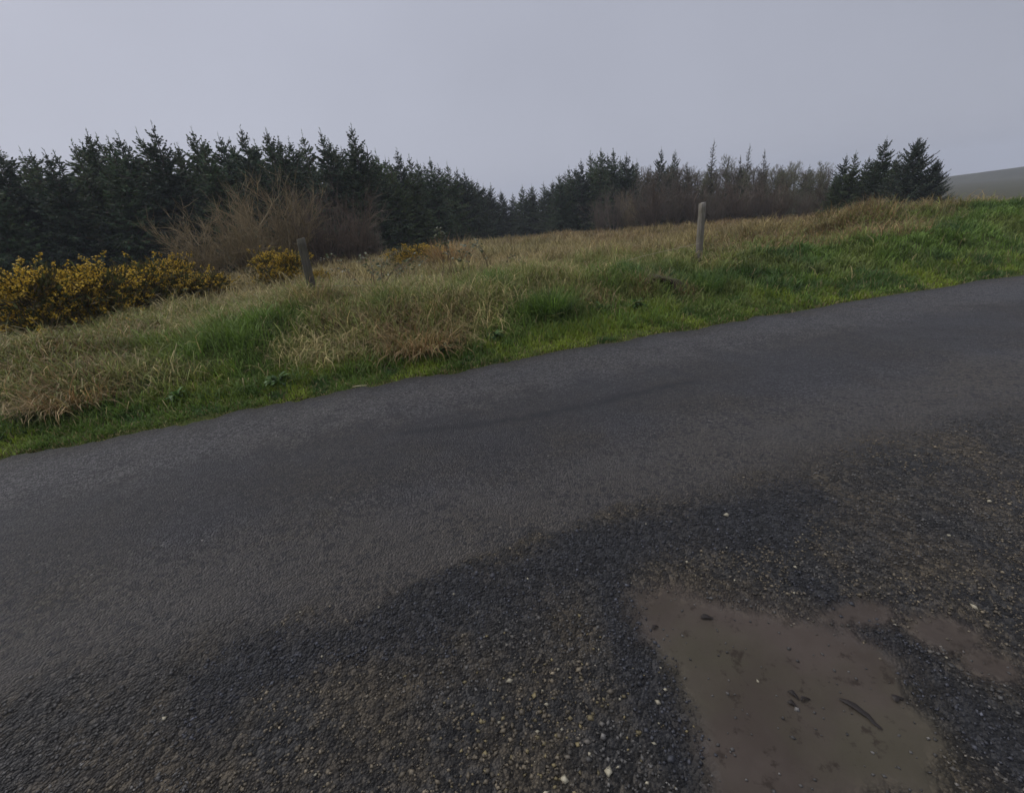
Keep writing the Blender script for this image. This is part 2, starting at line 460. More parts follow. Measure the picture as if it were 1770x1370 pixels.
def masks(x, y):
    w = (fbm(x * 5, y * 5, 60) - 0.5) * 0.30 + (fbm(x * 22, y * 22, 61, 2) - 0.5) * 0.10
    gy = np.interp(x, _gx, _gy)
    soft = np.interp(x, [-2, -1, -0.6, 0.6, 1.2, 3], [0.28, 0.16, 0.06, 0.06, 0.22, 0.35])
    gr = sst(-soft, soft, gy - y + w)
    sd = seg_dist(x, y, MUD, True) * np.where(inside(x, y, MUD), 1, -1)
    mu = sst(-0.12, 0.08, sd + w * 0.6)
    for c, a, b in MUD2:
        mu = np.maximum(mu, 0.93 * (1 - sst(0.5, 1.5, np.hypot((x - c[0]) / a, (y - c[1]) / b) + w * 3)))
    dk = 1 - sst(0.06, 0.38, seg_dist(x, y, DARK) + w * 1.1)
    dk = np.maximum(dk, 1 - sst(0.04, 0.16, seg_dist(x, y, DARK2) + w * 0.4))
    dk = np.maximum(dk, 0.7 * (1 - sst(0.03, 0.14, seg_dist(x, y, DARK3) + w * 0.4)))
    se = 0.95 * (1 - sst(0.0, 0.10, seg_dist(x, y, SEAM) + w * 0.25))
    return gr, mu, dk * gr, se


gr, mu, dk, se = masks(X, Y)
Zr = 0.002 * 0 + (fbm(X * 1.3, Y * 1.3, 70) - 0.5) * 0.03 - 0.012 * mu + (fbm(X * 9, Y * 9, 71, 3) - 0.5) * 0.016 * gr
Zr = Zr - 0.045 * sst(0.985, 1.0, Tt) - 0.05 * sst(-1.5, -3.0, -(-Tt)) * 0
Ci = np.stack([gr, mu, dk, se], -1)
i = np.arange(sh[0] * sh[1]).reshape(sh)
Q = np.stack([i[:-1, :-1], i[1:, :-1], i[1:, 1:], i[:-1, 1:]], -1).reshape(-1, 4)
isg = gr.ravel()[Q].mean(1) > 0.5
isg |= (Tt.ravel()[Q].mean(1) < -0.1)
MR = road_mat()
Vr = np.c_[X.ravel(), Y.ravel(), Zr.ravel()]


def sub(name, sel):
    q = Q[sel]; used, inv = np.unique(q, return_inverse=True)
    me = mesh_np(name, Vr[used], Q=inv.reshape(-1, 4), col=Ci.reshape(-1, 4)[used], smooth=True)
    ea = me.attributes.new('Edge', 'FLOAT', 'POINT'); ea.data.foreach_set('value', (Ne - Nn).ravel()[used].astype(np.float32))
    return tag(link(name, me, MR), kind='structure')


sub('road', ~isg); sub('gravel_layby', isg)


def road_z(x, y):
    g, m_, _, _ = masks(x, y)
    return (fbm(x * 1.3, y * 1.3, 70) - 0.5) * 0.03 - 0.012 * m_ + (fbm(x * 9, y * 9, 71, 3) - 0.5) * 0.016 * g


# loose stones
OCT = np.array([(1, 0, 0), (-1, 0, 0), (0, 1, 0), (0, -1, 0), (0, 0, 1), (0, 0, -1)], float)
OF = np.array([(0, 2, 4), (2, 1, 4), (1, 3, 4), (3, 0, 4), (2, 0, 5), (1, 2, 5), (3, 1, 5), (0, 3, 5)])


def stones():
    n0 = 90000
    x = RNG.uniform(-3.2, 4.0, n0); y = RNG.uniform(0.4, 3.6, n0)
    g, m_, d_, _ = masks(x, y)
    keep = RNG.random(n0) < np.clip(g * 0.75 * (1 - 0.93 * m_) + 0.012, 0, 1) * np.clip(1.5 - 0.3 * y, 0.25, 1)
    x, y, g, d_, m_ = x[keep], y[keep], g[keep], d_[keep], m_[keep]; n = len(x)
    r = RNG.lognormal(math.log(0.0048), 0.30, n) * np.where(g < 0.3, 0.7, 1)
    warm = sst(0.45, 0.6, fbm(x * 2.2, y * 2.2, 90))
    base = np.where(d_[:, None] > 0.5, np.array([[0.030, 0.031, 0.036]]), np.array([[0.052, 0.049, 0.044]]) * (1 - warm[:, None]) + np.array([[0.080, 0.065, 0.042]]) * warm[:, None])
    c = base * RNG.lognormal(0, 0.42, n)[:, None]
    near = np.exp(-(((x - 0.04) / 0.34) ** 2 + ((y - 1.0) / 0.26) ** 2))
    ye = RNG.random(n) < 0.22 * near; c[ye] = np.array([0.15, 0.12, 0.055]) * RNG.uniform(0.5, 1.3, ye.sum())[:, None]
    r = r * (1 + 0.25 * near)
    pale = RNG.random(n) < 0.0022 + 0.032 * near
    c[pale] = np.array([0.30, 0.27, 0.19]) * RNG.uniform(0.55, 1.25, pale.sum())[:, None]
    r[pale] *= 1.0 + 0.5 * RNG.random(pale.sum())
    s = r[:, None] * RNG.uniform(0.6, 1.35, (n, 3)); s[:, 2] *= 0.7
    V = OCT[None] * s[:, None, :] * RNG.uniform(0.75, 1.25, (n, 6, 1)) + RNG.normal(0, 0.12, (n, 6, 3)) * r[:, None, None]
    a = RNG.uniform(0, 6.28, n); ca, sa = np.cos(a)[:, None], np.sin(a)[:, None]
    vx = V[:, :, 0] * ca - V[:, :, 1] * sa; vy = V[:, :, 0] * sa + V[:, :, 1] * ca
    P = np.stack([vx + x[:, None], vy + y[:, None], V[:, :, 2] + (road_z(x, y) + r * 0.22)[:, None]], -1)
    T = (OF[None] + (np.arange(n) * 6)[:, None, None]).reshape(-1, 3)
    me = mesh_np('gravel', P.reshape(-1, 3), T=T, col=np.repeat(c, 6, 0))
    tag(link('gravel', me, stone_mat()), 'loose dark chippings and pale pebbles scattered over the lay-by', 'gravel', kind='stuff')


stones()

# ------------------------------------------------------------------ grass
def blades(root, h, w, az, lean, bend, col, tipcol=None):
    """five-vertex bent blades; lean and bend in radians from upright"""
    n = len(root); dx, dy = np.cos(az), np.sin(az)
    px, py = -dy, dx
    P = np.zeros((n, 7, 3)); tw = RNG.normal(0, 0.35, n)
    def step(an, az_, k):
        return np.stack([np.cos(az_) * np.sin(an), np.sin(az_) * np.sin(an), np.cos(an)], -1) * (h * k)[:, None]
    m1 = root + step(lean, az, 0.42); m2 = m1 + step(lean + bend * 0.5, az + tw, 0.33); e = m2 + step(lean + bend, az + 2 * tw, 0.25)
    sd = np.stack([px, py, np.zeros(n)], -1) * (w * 0.5)[:, None]
    P[:, 0] = root - sd; P[:, 1] = root + sd; P[:, 2] = m1 - sd * 0.9; P[:, 3] = m1 + sd * 0.9
    P[:, 4] = m2 - sd * 0.65; P[:, 5] = m2 + sd * 0.65; P[:, 6] = e
    b = np.arange(n) * 7
    Q = np.concatenate([np.stack([b, b + 1, b + 3, b + 2], -1), np.stack([b + 2, b + 3, b + 5, b + 4], -1)]); T = np.stack([b + 4, b + 5, b + 6], -1)
    c = np.repeat(col[:, None, :], 7, 1)
    if tipcol is not None: c[:, 6] = tipcol; c[:, 4:6] = 0.5 * col[:, None] + 0.5 * tipcol[:, None]
    return P.reshape(-1, 3), T, Q, c.reshape(-1, 3)


def in_view(x, y, z, m=120):
    d = np.stack([x, y, z - CAMH], -1); zz = d @ _F
    ok = zz > 0.3; zz = np.where(ok, zz, 1)
    px = CX + FPX * (d @ _R) / zz; py = CY - FPX * (d @ _U) / zz
    return ok & (px > -m - 150) & (px < 1770 + m + 150) & (py > -m) & (py < 1370 + m)


def clumped(n, ulo, uhi, slo, shi, cl, rad):
    """points gathered into tufts, in road coordinates"""
    k = max(1, n // cl)
    cu = RNG.uniform(ulo, uhi, k); cs = RNG.uniform(slo, shi, k)
    i = RNG.integers(0, k, n)
    return cu[i] + RNG.normal(0, rad, n), cs[i] + RNG.normal(0, rad, n), i, k


def sward(name, n, ulo, uhi, slo, shi, cl, rad, hfun, wid, want, label, cat, dens=None):
    u, s, i, k = clumped(n, ulo, uhi, slo, shi, cl, rad)
    s = np.maximum(s, slo + RNG.uniform(-.10, .14, n)); x, y = xy(u, n_edge(u) + s)
    t, br = growth(x, y)
    z = ground_z(x, y)
    keep = in_view(x, y, z + 0.2)
    pk = want(t, s, u)
    keep &= RNG.random(n) < pk
    if dens is not None: keep &= RNG.random(n) < dens(u, s, x, y)
    u, s, x, y, z, t, br, i = (a[keep] for a in (u, s, x, y, z, t, br, i)); n = len(x)
    return u, s, x, y, z, t, br, i, k, n


PARTS = {}


def add_blades(key, *a):
    PARTS.setdefault(key, []).append(blades(*a))


def flush(key, name, label, cat):
    V, T, Q, C, off = [], [], [], [], 0
    for v, t, q, c in PARTS[key]:
        V.append(v); T.append(t + off); Q.append(q + off); C.append(c); off += len(v)
    me = mesh_np(name, np.concatenate(V), np.concatenate(T), np.concatenate(Q), np.concatenate(C))
    return tag(link(name, me, M_GRASS), label, cat, kind='stuff')


def shade(c, n, s=0.22): return c * RNG.lognormal(0, s, n)[:, None]


# short bright turf at the tarmac
for (n, ulo, uhi, hs) in ((70000, -6.5, 6, 1.0), (60000, 6, 26, 1.3)):
    u, s, x, y, z, t, br, i, k, n = sward('', n, ulo, uhi, -0.06, 0.95, 30, 0.06, None, 0, lambda t, s, u: np.clip(1.25 - 0.8 * s, 0.1, 1), '', '')
    li = fbm(x * 1.7, y * 1.7, 21)
    c = GREEN + (LIME - GREEN) * sst(0.38, 0.6, li)[:, None]
    dp = sst(0.55, 0.7, fbm(x * 2.3 + 9, y * 2.3, 22))[:, None]; c = c * (1 - dp) + DEEP * dp
    e = (RNG.random(n) < 0.10 + 0.3 * (s < 0.05))[:, None]; c = np.where(e, STRAW * 0.75, c)
    h = RNG.uniform(0.04, 0.11, n) * (0.6 + 1.1 * sst(0, 0.7, s)) * hs
    add_blades('green', np.c_[x, y, z - 0.01], h, RNG.uniform(0.006, 0.011, n) * hs, RNG.uniform(0, 6.28, n), RNG.uniform(0.1, 0.9, n), RNG.uniform(0.2, 1.0, n), shade(c, n))

# long green grass of the verge
for (n, ulo, uhi, ws) in ((105000, -8.5, 6, 1.0), (105000, 5.5, 30, 1.6)):
    u, s, x, y, z, t, br, i, k, n = sward('', n, ulo, uhi, 0.3, 4.2, 45, 0.10, None, 0, lambda t, s, u: np.clip(1.2 - t, 0.42, 1), '', '')
    li = fbm(x * 1.1, y * 1.1, 25)
    c = DEEP + (GREEN * 1.12 - DEEP) * sst(0.3, 0.55, li)[:, None]
    o = np.clip(0.85 * sst(0.2, 0.6, t) + 0.6 * sst(0.52, 0.68, fbm(x * 0.9 + 5, y * 1.4, 27)), 0, 1)[:, None]; c = c * (1 - o) + OLIVE * o
    hcl = RNG.uniform(0.7, 1.35, k)[i]
    h = RNG.uniform(0.16, 0.36, n) * hcl * (0.55 + 0.45 * sst(0.3, 1.3, s)) * (1 - 0.35 * sst(3.5, 8, u))
    tip = c * 1.15 + 0.12 * STRAW * RNG.random(n)[:, None]
    c = c * RNG.uniform(0.65, 1.25, k)[i][:, None]; tip = tip * 1.0
    add_blades('green', np.c_[x, y, z - 0.02], h, RNG.uniform(0.007, 0.012, n) * ws, RNG.uniform(0, 6.28, n), RNG.uniform(0.05, 0.9, n), RNG.uniform(0.2, 1.4, n), shade(c, n, 0.3), tip)

# dead straw of the verge, bent and matted
for (n, ulo, uhi, ws) in ((105000, -8.5, 6, 1.0), (50000, 6, 30, 1.5)):
    u, s, x, y, z, t, br, i, k, n = sward('', n, ulo, uhi, 0.35, 5.0, 40, 0.13, None, 0, lambda t, s, u: np.clip(t * 1.15, 0.02, 1), '', '')
    c = STRAW * (1 - br[:, None]) + BROWN * br[:, None]
    g = (RNG.random(n) < 0.42)[:, None]; c = np.where(g, OLIVE * 1.05, c)
    c = c * RNG.uniform(0.6, 1.25, k)[i][:, None]
    acl = RNG.uniform(0, 6.28, k)[i] + RNG.normal(0, 0.9, n)
    h = RNG.uniform(0.18, 0.52, n) * RNG.uniform(0.7, 1.2, k)[i] * (0.6 + 0.4 * sst(0.4, 1.5, s))
    add_blades('straw', np.c_[x, y, z - 0.02], h, RNG.uniform(0.006, 0.010, n) * ws, acl, RNG.uniform(0.15, 1.2, n), RNG.uniform(0.6, 2.2, n), shade(c, n, 0.3))

# tangled pale stalks lying over the matted growth
u, s, x, y, z, t, br, i, k, n = sward('', 38000, -8.5, 4.5, 0.45, 4.6, 24, 0.16, None, 0, lambda t, s, u: np.clip(t * 1.2 - 0.15, 0.02, 1), '', '')
c = (STRAW * 1.15 * (1 - 0.7 * br[:, None]) + BROWN * 1.2 * 0.7 * br[:, None]) * RNG.uniform(0.6, 1.3, k)[i][:, None]
add_blades('straw', np.c_[x, y, z + 0.03], RNG.uniform(0.25, 0.55, n), RNG.uniform(0.007, 0.011, n), RNG.uniform(0, 6.28, k)[i] + RNG.normal(0, 0.7, n), RNG.uniform(0.3, 1.3, n), RNG.uniform(0.8, 2.4, n), shade(np.where((RNG.random(n) < 0.35)[:, None], OLIVE, c), n, 0.25))

# the rough field beyond the fence
for (n, ulo, uhi, slo, shi, ws, cl, rad) in ((110000, -14, 22, 4.0, 11, 1.7, 60, 0.16), (110000, -26, 40, 10, 32, 3.2, 45, 0.28)):
    u, s, x, y, z, t, br, i, k, n = sward('', n, ulo, uhi, slo, shi, cl, rad, None, 0, lambda t, s, u: np.clip(0.4 + 0.6 * t, 0, 1), '', '')
    ll = sst(0.45, 0.62, fbm(x * 0.5, y * 0.5, 91))[:, None]
    c = STRAW * (1 - br[:, None]) + BROWN * br[:, None]
    c = c * (1 - 0.25 * ll) + 0.25 * ll * OLIVE
    c = c * RNG.uniform(0.6, 1.2, k)[i][:, None]
    h = RNG.uniform(0.22, 0.5, n) * RNG.uniform(0.6, 1.3, k)[i]
    acl = RNG.uniform(0, 6.28, n)
    add_blades('field', np.c_[x, y, z - 0.02], h, RNG.uniform(0.006, 0.010, n) * ws, acl, RNG.uniform(0.05, 0.9, n), RNG.uniform(0.3, 1.6, n), shade(c, n, 0.25))
flush('green', 'verge_grass', 'green grass along the far edge of the road', 'grass')
flush('straw', 'dead_grass', 'bent straw coloured dead grass matted over the verge', 'grass')
flush('field', 'field_grass', 'rough tawny grass covering the field beyond the fence posts', 'grass')


def tussock(name, label, pos, n, hh, rad, cols, lean=(0.05, 0.8), bend=(0.3, 1.3), w=(0.007, 0.011), cat='tussock', group=None):
    a = RNG.uniform(0, 6.28, n); r = rad * np.sqrt(RNG.random(n)) * 0.55
    root = np.c_[r * np.cos(a), r * np.sin(a), np.full(n, -0.03)]
    ci = RNG.integers(0, len(cols), n); c = np.array(cols)[ci]
    v, t, q, cc = blades(root, RNG.uniform(0.55, 1.1, n) * hh, RNG.uniform(*w, n), a + RNG.normal(0, 0.6, n), RNG.uniform(*lean, n), RNG.uniform(*bend, n), shade(c, n, 0.25))
    o = link(name, mesh_np(name, v, t, q, cc), M_GRASS, None, pos)
    return tag(o, label, cat, group)


def on_ground(x, y, dz=0.0):
    return (float(x), float(y), float(ground_z(np.array([x]), np.array([y]))[0]) + dz)


def seat(px, py, zs=0.45):
    """settle a sight line on the ground sheet"""
    z = zs
    for _ in range(30):
        p = at(px, py, z); z = 0.5 * z + 0.5 * float(ground_z(p[:1], p[1:2])[0])
    return np.array([p[0], p[1], float(ground_z(p[:1], p[1:2])[0])])


tussock('grass_tussock', 'big deep green grass tussock standing out of the verge below the middle of the field', seat(952, 545), 700, 0.50, 0.42, [DEEP, GREEN, GREEN * 1.2], group='grass tussocks of the verge')
tussock('grass_tussock', 'dark green rushy tussock on the verge just below the right fence post', seat(1215, 505), 600, 0.42, 0.5, [DEEP, DEEP * 1.2, GREEN], group='grass tussocks of the verge')
tussock('dead_bracken', 'rusty brown collapsed bracken heap in the verge, lowest and reddest of the dead growth', seat(725, 598), 800, 0.50, 0.75, [BROWN * 1.15, BROWN * 1.35, STRAW * 0.9], (0.3, 1.2), (0.4, 1.7), cat='bracken', group='dead bracken heaps')
tussock('dead_bracken', 'brown dead growth heap at the left end of the verge below the gorse', seat(140, 690), 600, 0.45, 0.7, [BROWN, BROWN * 1.25, STRAW * 0.8], (0.3, 1.2), (0.4, 1.7), cat='bracken', group='dead bracken heaps')
tussock('dead_bracken', 'tawny bracken mound beside the small bright yellow gorse', (*at_dist(778, 452, 13.0)[:2], ground_z(*[np.array([v]) for v in at_dist(778, 452, 13.0)[:2]])[0]), 700, 0.95, 0.8, [STRAW * 0.85, BROWN * 1.4, BROWN * 1.2], (0.1, 1.1), (0.2, 1.2), (0.012, 0.02), cat='bracken', group='dead bracken heaps')

# ------------------------------------------------------------------ spruces
def rot_dir(az, el): return np.array([math.cos(az) * math.cos(el), math.sin(az) * math.cos(el), math.sin(el)])


def spruce_mesh(seed, H=8.0, R=2.2, dens=1.0, low=0.03, tone=(0.036, 0.058, 0.034), up=0.0, ragged=0.5, thin=1.0):
    r = np.random.default_rng(seed); g = Geo(); wd = Geo(); tone = np.array(tone); bark = (0.10, 0.082, 0.068)
    zz = np.linspace(0, H, 12); sw = np.array([[math.sin(z * 0.9 + seed) * 0.05, math.cos(z * 0.7 + seed) * 0.05, z] for z in zz])
    wd.tube(list(sw), [0.13 * (1 - k / 11.2) + 0.006 for k in range(12)], 6, bark)
    z = low * H + 0.12
    while z < H * 0.985:
        f = z / H
        L0 = R * min(1.0, (1 - f) * 1.15) ** (0.78 if thin == 1.0 else 0.55) * (0.75 + 0.25 * min(1.0, f * 5)) + 0.05
        nb = max(3, int((8 if f < 0.7 else 5) * dens + r.random()))
        a0 = r.uniform(0, 6.28)
        for b in range(nb):
            az = a0 + 6.283 * b / nb + r.normal(0, 0.3)
            L = L0 * r.uniform(1 - ragged, 1 + ragged * 0.5)
            el = -0.15 + 1.0 * f ** 2.0 + up + r.normal(0, 0.16)
            c = np.array([np.interp(z, zz, sw[:, 0]), np.interp(z, zz, sw[:, 1]), z + r.normal(0, 0.06)])
            d = rot_dir(az, el); cv = np.array([0, 0, L])
            pts = [c + d * L * q + cv * (0.2 * q * q - 0.10 * q) for q in (0, 0.35, 0.7, 1.0)]
            wd.tube(pts, [0.020 * (1 - f) + 0.005, 0.012, 0.008, 0.003], 3, bark)
            k = max(2, int(L / 0.13))
            side = np.cross(d, (0, 0, 1)); side /= np.linalg.norm(side) + 1e-9
            for j in range(k + 1):
                q = 0.08 + 0.92 * j / k
                p0 = c + d * L * q + cv * (0.2 * q * q - 0.10 * q)
                tl = min(0.16 + 0.36 * (1 - q), 0.22 + 0.30 * L) * r.uniform(0.7, 1.3) * min(1.0, 0.35 + 0.8 * L)
                for m in range(3):
                    if r.random() > 0.5 + 0.45 * dens: continue
                    sg = (-1, 1, 0)[m]
                    td = d * r.uniform(0.35, 1.0) + side * (sg * r.uniform(0.4, 1.0) + r.normal(0, 0.2)) + np.array([0, 0, r.uniform(-0.55, 0.3) if m < 2 else r.uniform(-0.9, -0.1) * (1 - f)])
                    if j == k: td = d + side * sg * 0.35 + np.array([0, 0, 0.2])
                    td /= np.linalg.norm(td)
                    wv = np.cross(td, r.normal(0, 1, 3)); wv = wv / (np.linalg.norm(wv) + 1e-9) * r.uniform(0.035, 0.075) * min(1.0, 0.45 + 0.6 * L) * thin
                    col = tone * r.uniform(0.55, 1.5) * np.array([r.uniform(0.85, 1.25), 1, r.uniform(0.8, 1.15)])
                    if r.random() < 0.05: col = np.array([0.085, 0.07, 0.045]) * r.uniform(0.6, 1.2)
                    q1 = p0 + td * tl * 0.45
                    g.quad(p0, q1 - wv, p0 + td * tl, q1 + wv, col)
        z += r.uniform(0.13, 0.24) if f < 0.8 else r.uniform(0.16, 0.32)
    top = sw[-1]; wd.tube([top, top + np.array([r.normal(0, 0.03), 0, 0.22]), top + np.array([r.normal(0, 0.05), 0, 0.42])], [0.014, 0.009, 0.003], 4, tone * 1.3)
    for j in range(16):
        td = rot_dir(r.uniform(0, 6.28), r.uniform(0.8, 1.5)); wv = np.cross(td, r.normal(0, 1, 3)); wv = wv / np.linalg.norm(wv) * 0.018
        p = top + np.array([0, 0, r.uniform(-0.6, 0.36)]); g.quad(p, p + td * 0.07 - wv, p + td * 0.17, p + td * 0.07 + wv, tone * 1.3)
    return wd.mesh('trunk'), g.mesh('crown')


SPR = [spruce_mesh(sd_, R=rr, tone=tn, ragged=rg) for sd_, rr, tn, rg in
       ((1, 2.3, (0.054, 0.084, 0.040), 0.5), (2, 2.6, (0.050, 0.076, 0.042), 0.6), (3, 2.1, (0.074, 0.106, 0.044), 0.5),
        (4, 2.4, (0.046, 0.070, 0.041), 0.65), (5, 2.0, (0.080, 0.114, 0.048), 0.6), (6, 2.5, (0.060, 0.086, 0.040), 0.7))]
BUSHY = [spruce_mesh(21, H=8, R=4.0, dens=1.1, tone=(0.046, 0.066, 0.044), ragged=0.4, up=0.2)]
SPARSE = [spruce_mesh(31, R=0.95, dens=0.62, tone=(0.06, 0.068, 0.045), ragged=0.6, thin=0.8), spruce_mesh(32, R=1.15, dens=0.6, tone=(0.07, 0.072, 0.05), up=0.25, ragged=0.6, thin=0.8)]
FAR = [spruce_mesh(41, R=2.2, tone=(0.062, 0.086, 0.046), ragged=0.55), spruce_mesh(42, R=2.5, tone=(0.056, 0.076, 0.044), ragged=0.55)]
for fam in (SPR, BUSHY, SPARSE, FAR):
    for a, b in fam: a.materials.append(M_BARK); b.materials.append(M_NEEDLE)

ORD = ['first', 'second', 'third', 'fourth', 'fifth', 'sixth', 'seventh', 'eighth', 'ninth', 'tenth', 'eleventh', 'twelfth', 'thirteenth', 'fourteenth', 'fifteenth',
       'sixteenth', 'seventeenth', 'eighteenth', 'nineteenth', 'twentieth']


def plant_tree(name, fam, k, px, py, dist, label, cat, group, H0=8.0, wide=1.0):
    tip = at_dist(px, py, dist)
    gx, gy, gz = on_ground(tip[0], tip[1], -0.05)
    sc_ = (tip[2] - gz) / (H0 + 0.25)
    o = thing(name, label, cat, (gx, gy, gz), (k * 2.399) % 6.283, (sc_ * wide, sc_ * wide, sc_), group)
    tr, cr = fam[k % len(fam)]
    link('trunk', tr, None, o); link('crown', cr, None, o)
    return o


# left plantation: tips as seen along the skyline, from the left end to the dip
LEFT = [(-60, 262), (-15, 250), (35, 258), (78, 262), (122, 243), (148, 226), (187, 238), (203, 232), (238, 226), (260, 215), (303, 250), (331, 222), (350, 242), (376, 232), (396, 242),
        (416, 221), (440, 243), (461, 224), (479, 238), (499, 240), (521, 227), (555, 226), (574, 252), (589, 256), (607, 216), (634, 254), (650, 260)]
LOOK = {4: 'bushy spruce with a plain pointed tip', 5: 'slim spruce with a pale bare leader', 6: 'spruce with a short blunt tip', 7: 'spruce with ragged side shoots', 8: 'spruce with a thin leader',
        9: 'highest spruce with upswept shoots', 24: 'spruce with a long bare leader towering over its neighbours', 21: 'spruce with a needle thin bare leader'}
for i, (px, py) in enumerate(LEFT):
    d = 25.5 + (i % 3) * 1.6 + RNG.uniform(-0.4, 0.4)
    if i < 4: lab = ['dark spruce beyond the left end of the gorse, outermost of the plantation', 'dark spruce second from the outermost left end of the plantation',
                     'dark spruce third from the outermost left end of the plantation', 'low dark spruce before the first tall tips at the left of the plantation'][i]
    elif i < 14: lab = f"{LOOK.get(i, 'dense dark spruce')}, {ORD[i]} from the left end above the gorse"
    elif i < 22: lab = f"{LOOK.get(i, 'dense dark spruce')}, {ORD[21 - i]} to the left of the needle thin spruce" if i < 21 else LOOK[21] + ' above the bare brown shrubs'
    else: lab = [ 'low dense spruce just right of the needle thin leader', 'dense spruce tucked left of the towering bare leader', LOOK[24], 'spruce just right of the towering bare leader', 'stout spruce second to the right of the towering bare leader'][i - 22]
    plant_tree('spruce_tree', SPR, i, px, py, d, lab, 'spruce', 'spruces of the left plantation')
SLOPE = [(673, 276), (686, 259), (706, 268), (720, 278), (744, 273), (757, 286), (773, 281), (788, 292), (803, 295), (814, 308), (825, 313), (836, 320), (847, 318), (866, 329), (886, 334)]
for i, (px, py) in enumerate(SLOPE):
    d = 28 + 24 * (i / 14.0) ** 1.3 + (i % 2) * 2
    plant_tree('spruce_tree', SPR if i < 8 else FAR, i + 2, px, py, d, f"{'dark' if i < 8 else 'small hazy'} spruce, {ORD[i]} down the slope from the plantation to the dip in the skyline", 'spruce', 'spruces stepping down to the dip', wide=1.0 if i < 6 else 1.15)
DIP = [(903, 321), (918, 320), (940, 316), (955, 312)]
for i, (px, py) in enumerate(DIP):
    plant_tree('spruce_tree', FAR, i, px, py, 50 - i, f"small greenish spruce in the dip of the skyline, {ORD[i]} from its lowest point", 'spruce', 'small spruces in the dip', wide=1.3)
MID = [(967, 300), (984, 287), (1004, 277), (1020, 262), (1038, 257), (1061, 258), (1083, 266), (1101, 276)]
for i, (px, py) in enumerate(MID):
    plant_tree('spruce_tree', SPR, i + 1, px, py, 40 + (i % 2) * 2.5, f"dark spruce of the middle clump, {ORD[i]} right of the dip", 'spruce', 'spruces of the middle clump', wide=0.95)
plant_tree('spruce_tree', SPR, 3, 1143, 257, 41, 'dark narrow pointed spruce standing among the bare trees', 'spruce', 'spruces among the bare trees', wide=0.75)
plant_tree('spruce_tree', SPR, 0, 1167, 260, 42, 'dark spruce with open branch tips right beside the narrow pointed one', 'spruce', 'spruces among the bare trees', wide=0.75)
plant_tree('larch_tree', SPARSE, 0, 1234, 244, 37, 'tall thin see-through conifer rising straight above the right fence post', 'conifer', 'thin conifers above the bare trees')
plant_tree('larch_tree', SPARSE, 1, 1281, 270, 38, 'thin spiky conifer first to the right of the tallest see-through one', 'conifer', 'thin conifers above the bare trees')
plant_tree('larch_tree', SPARSE, 0, 1296, 252, 38, 'faint slender conifer between two shorter spiky ones right of the fence post', 'conifer', 'thin conifers above the bare trees')
plant_tree('larch_tree', SPARSE, 1, 1323, 260, 37, 'bristly thin conifer rightmost of those over the bare trees', 'conifer', 'thin conifers above the bare trees')
RIGHT = [(1447, 296), (1463, 268), (1480, 261), (1503, 270), (1517, 275), (1533, 238), (1555, 262)]
for i, (px, py) in enumerate(RIGHT):
    plant_tree('spruce_tree', SPR, i + 2, px, py, 31 + (i % 2) * 1.5, f"dark spruce of the right end clump, {ORD[i]} from its left", 'spruce', 'spruces of the right clump', wide=1.0)
plant_tree('spruce_tree', BUSHY, 0, 1590, 238, 30, 'broad round-crowned dark spruce at the right end of the tree line', 'spruce', 'spruces of the right clump', wide=0.9)
plant_tree('spruce_tree', BUSHY, 0, 1622, 275, 30.5, 'low bushy spruce leaning against the right end of the tree line', 'spruce', 'spruces of the right clump', wide=0.8)


# second row, glimpsed between the crowns of the first
for i in range(17):
    px = -40 + i * 43 + RNG.uniform(-9, 9); py = 243 + RNG.uniform(-8, 10) + max(0, px - 590) * 0.3 + 14 * (px < 110)
    plant_tree('spruce_tree', SPR, i + 3, px, py, 30.5 + RNG.uniform(0, 2), 'dark spruce of the second row, glimpsed between the front crowns of the left plantation', 'spruce', 'second row of the left plantation', wide=1.35)
for i, (px, py) in enumerate(((666, 272), (698, 280), (733, 285), (764, 294), (795, 304), (820, 320))):
    plant_tree('spruce_tree', SPR, i + 1, px, py, 38 + i * 3, 'dark spruce glimpsed behind the trees that step down to the dip', 'spruce', 'second row of the slope', wide=1.2)
for i, (px, py) in enumerate(((976, 298), (996, 288), (1030, 274), (1050, 268), (1072, 272), (1093, 280))):
    plant_tree('spruce_tree', SPR, i, px, py, 45, 'dark spruce glimpsed behind the middle clump', 'spruce', 'second row of the middle clump', wide=1.2)


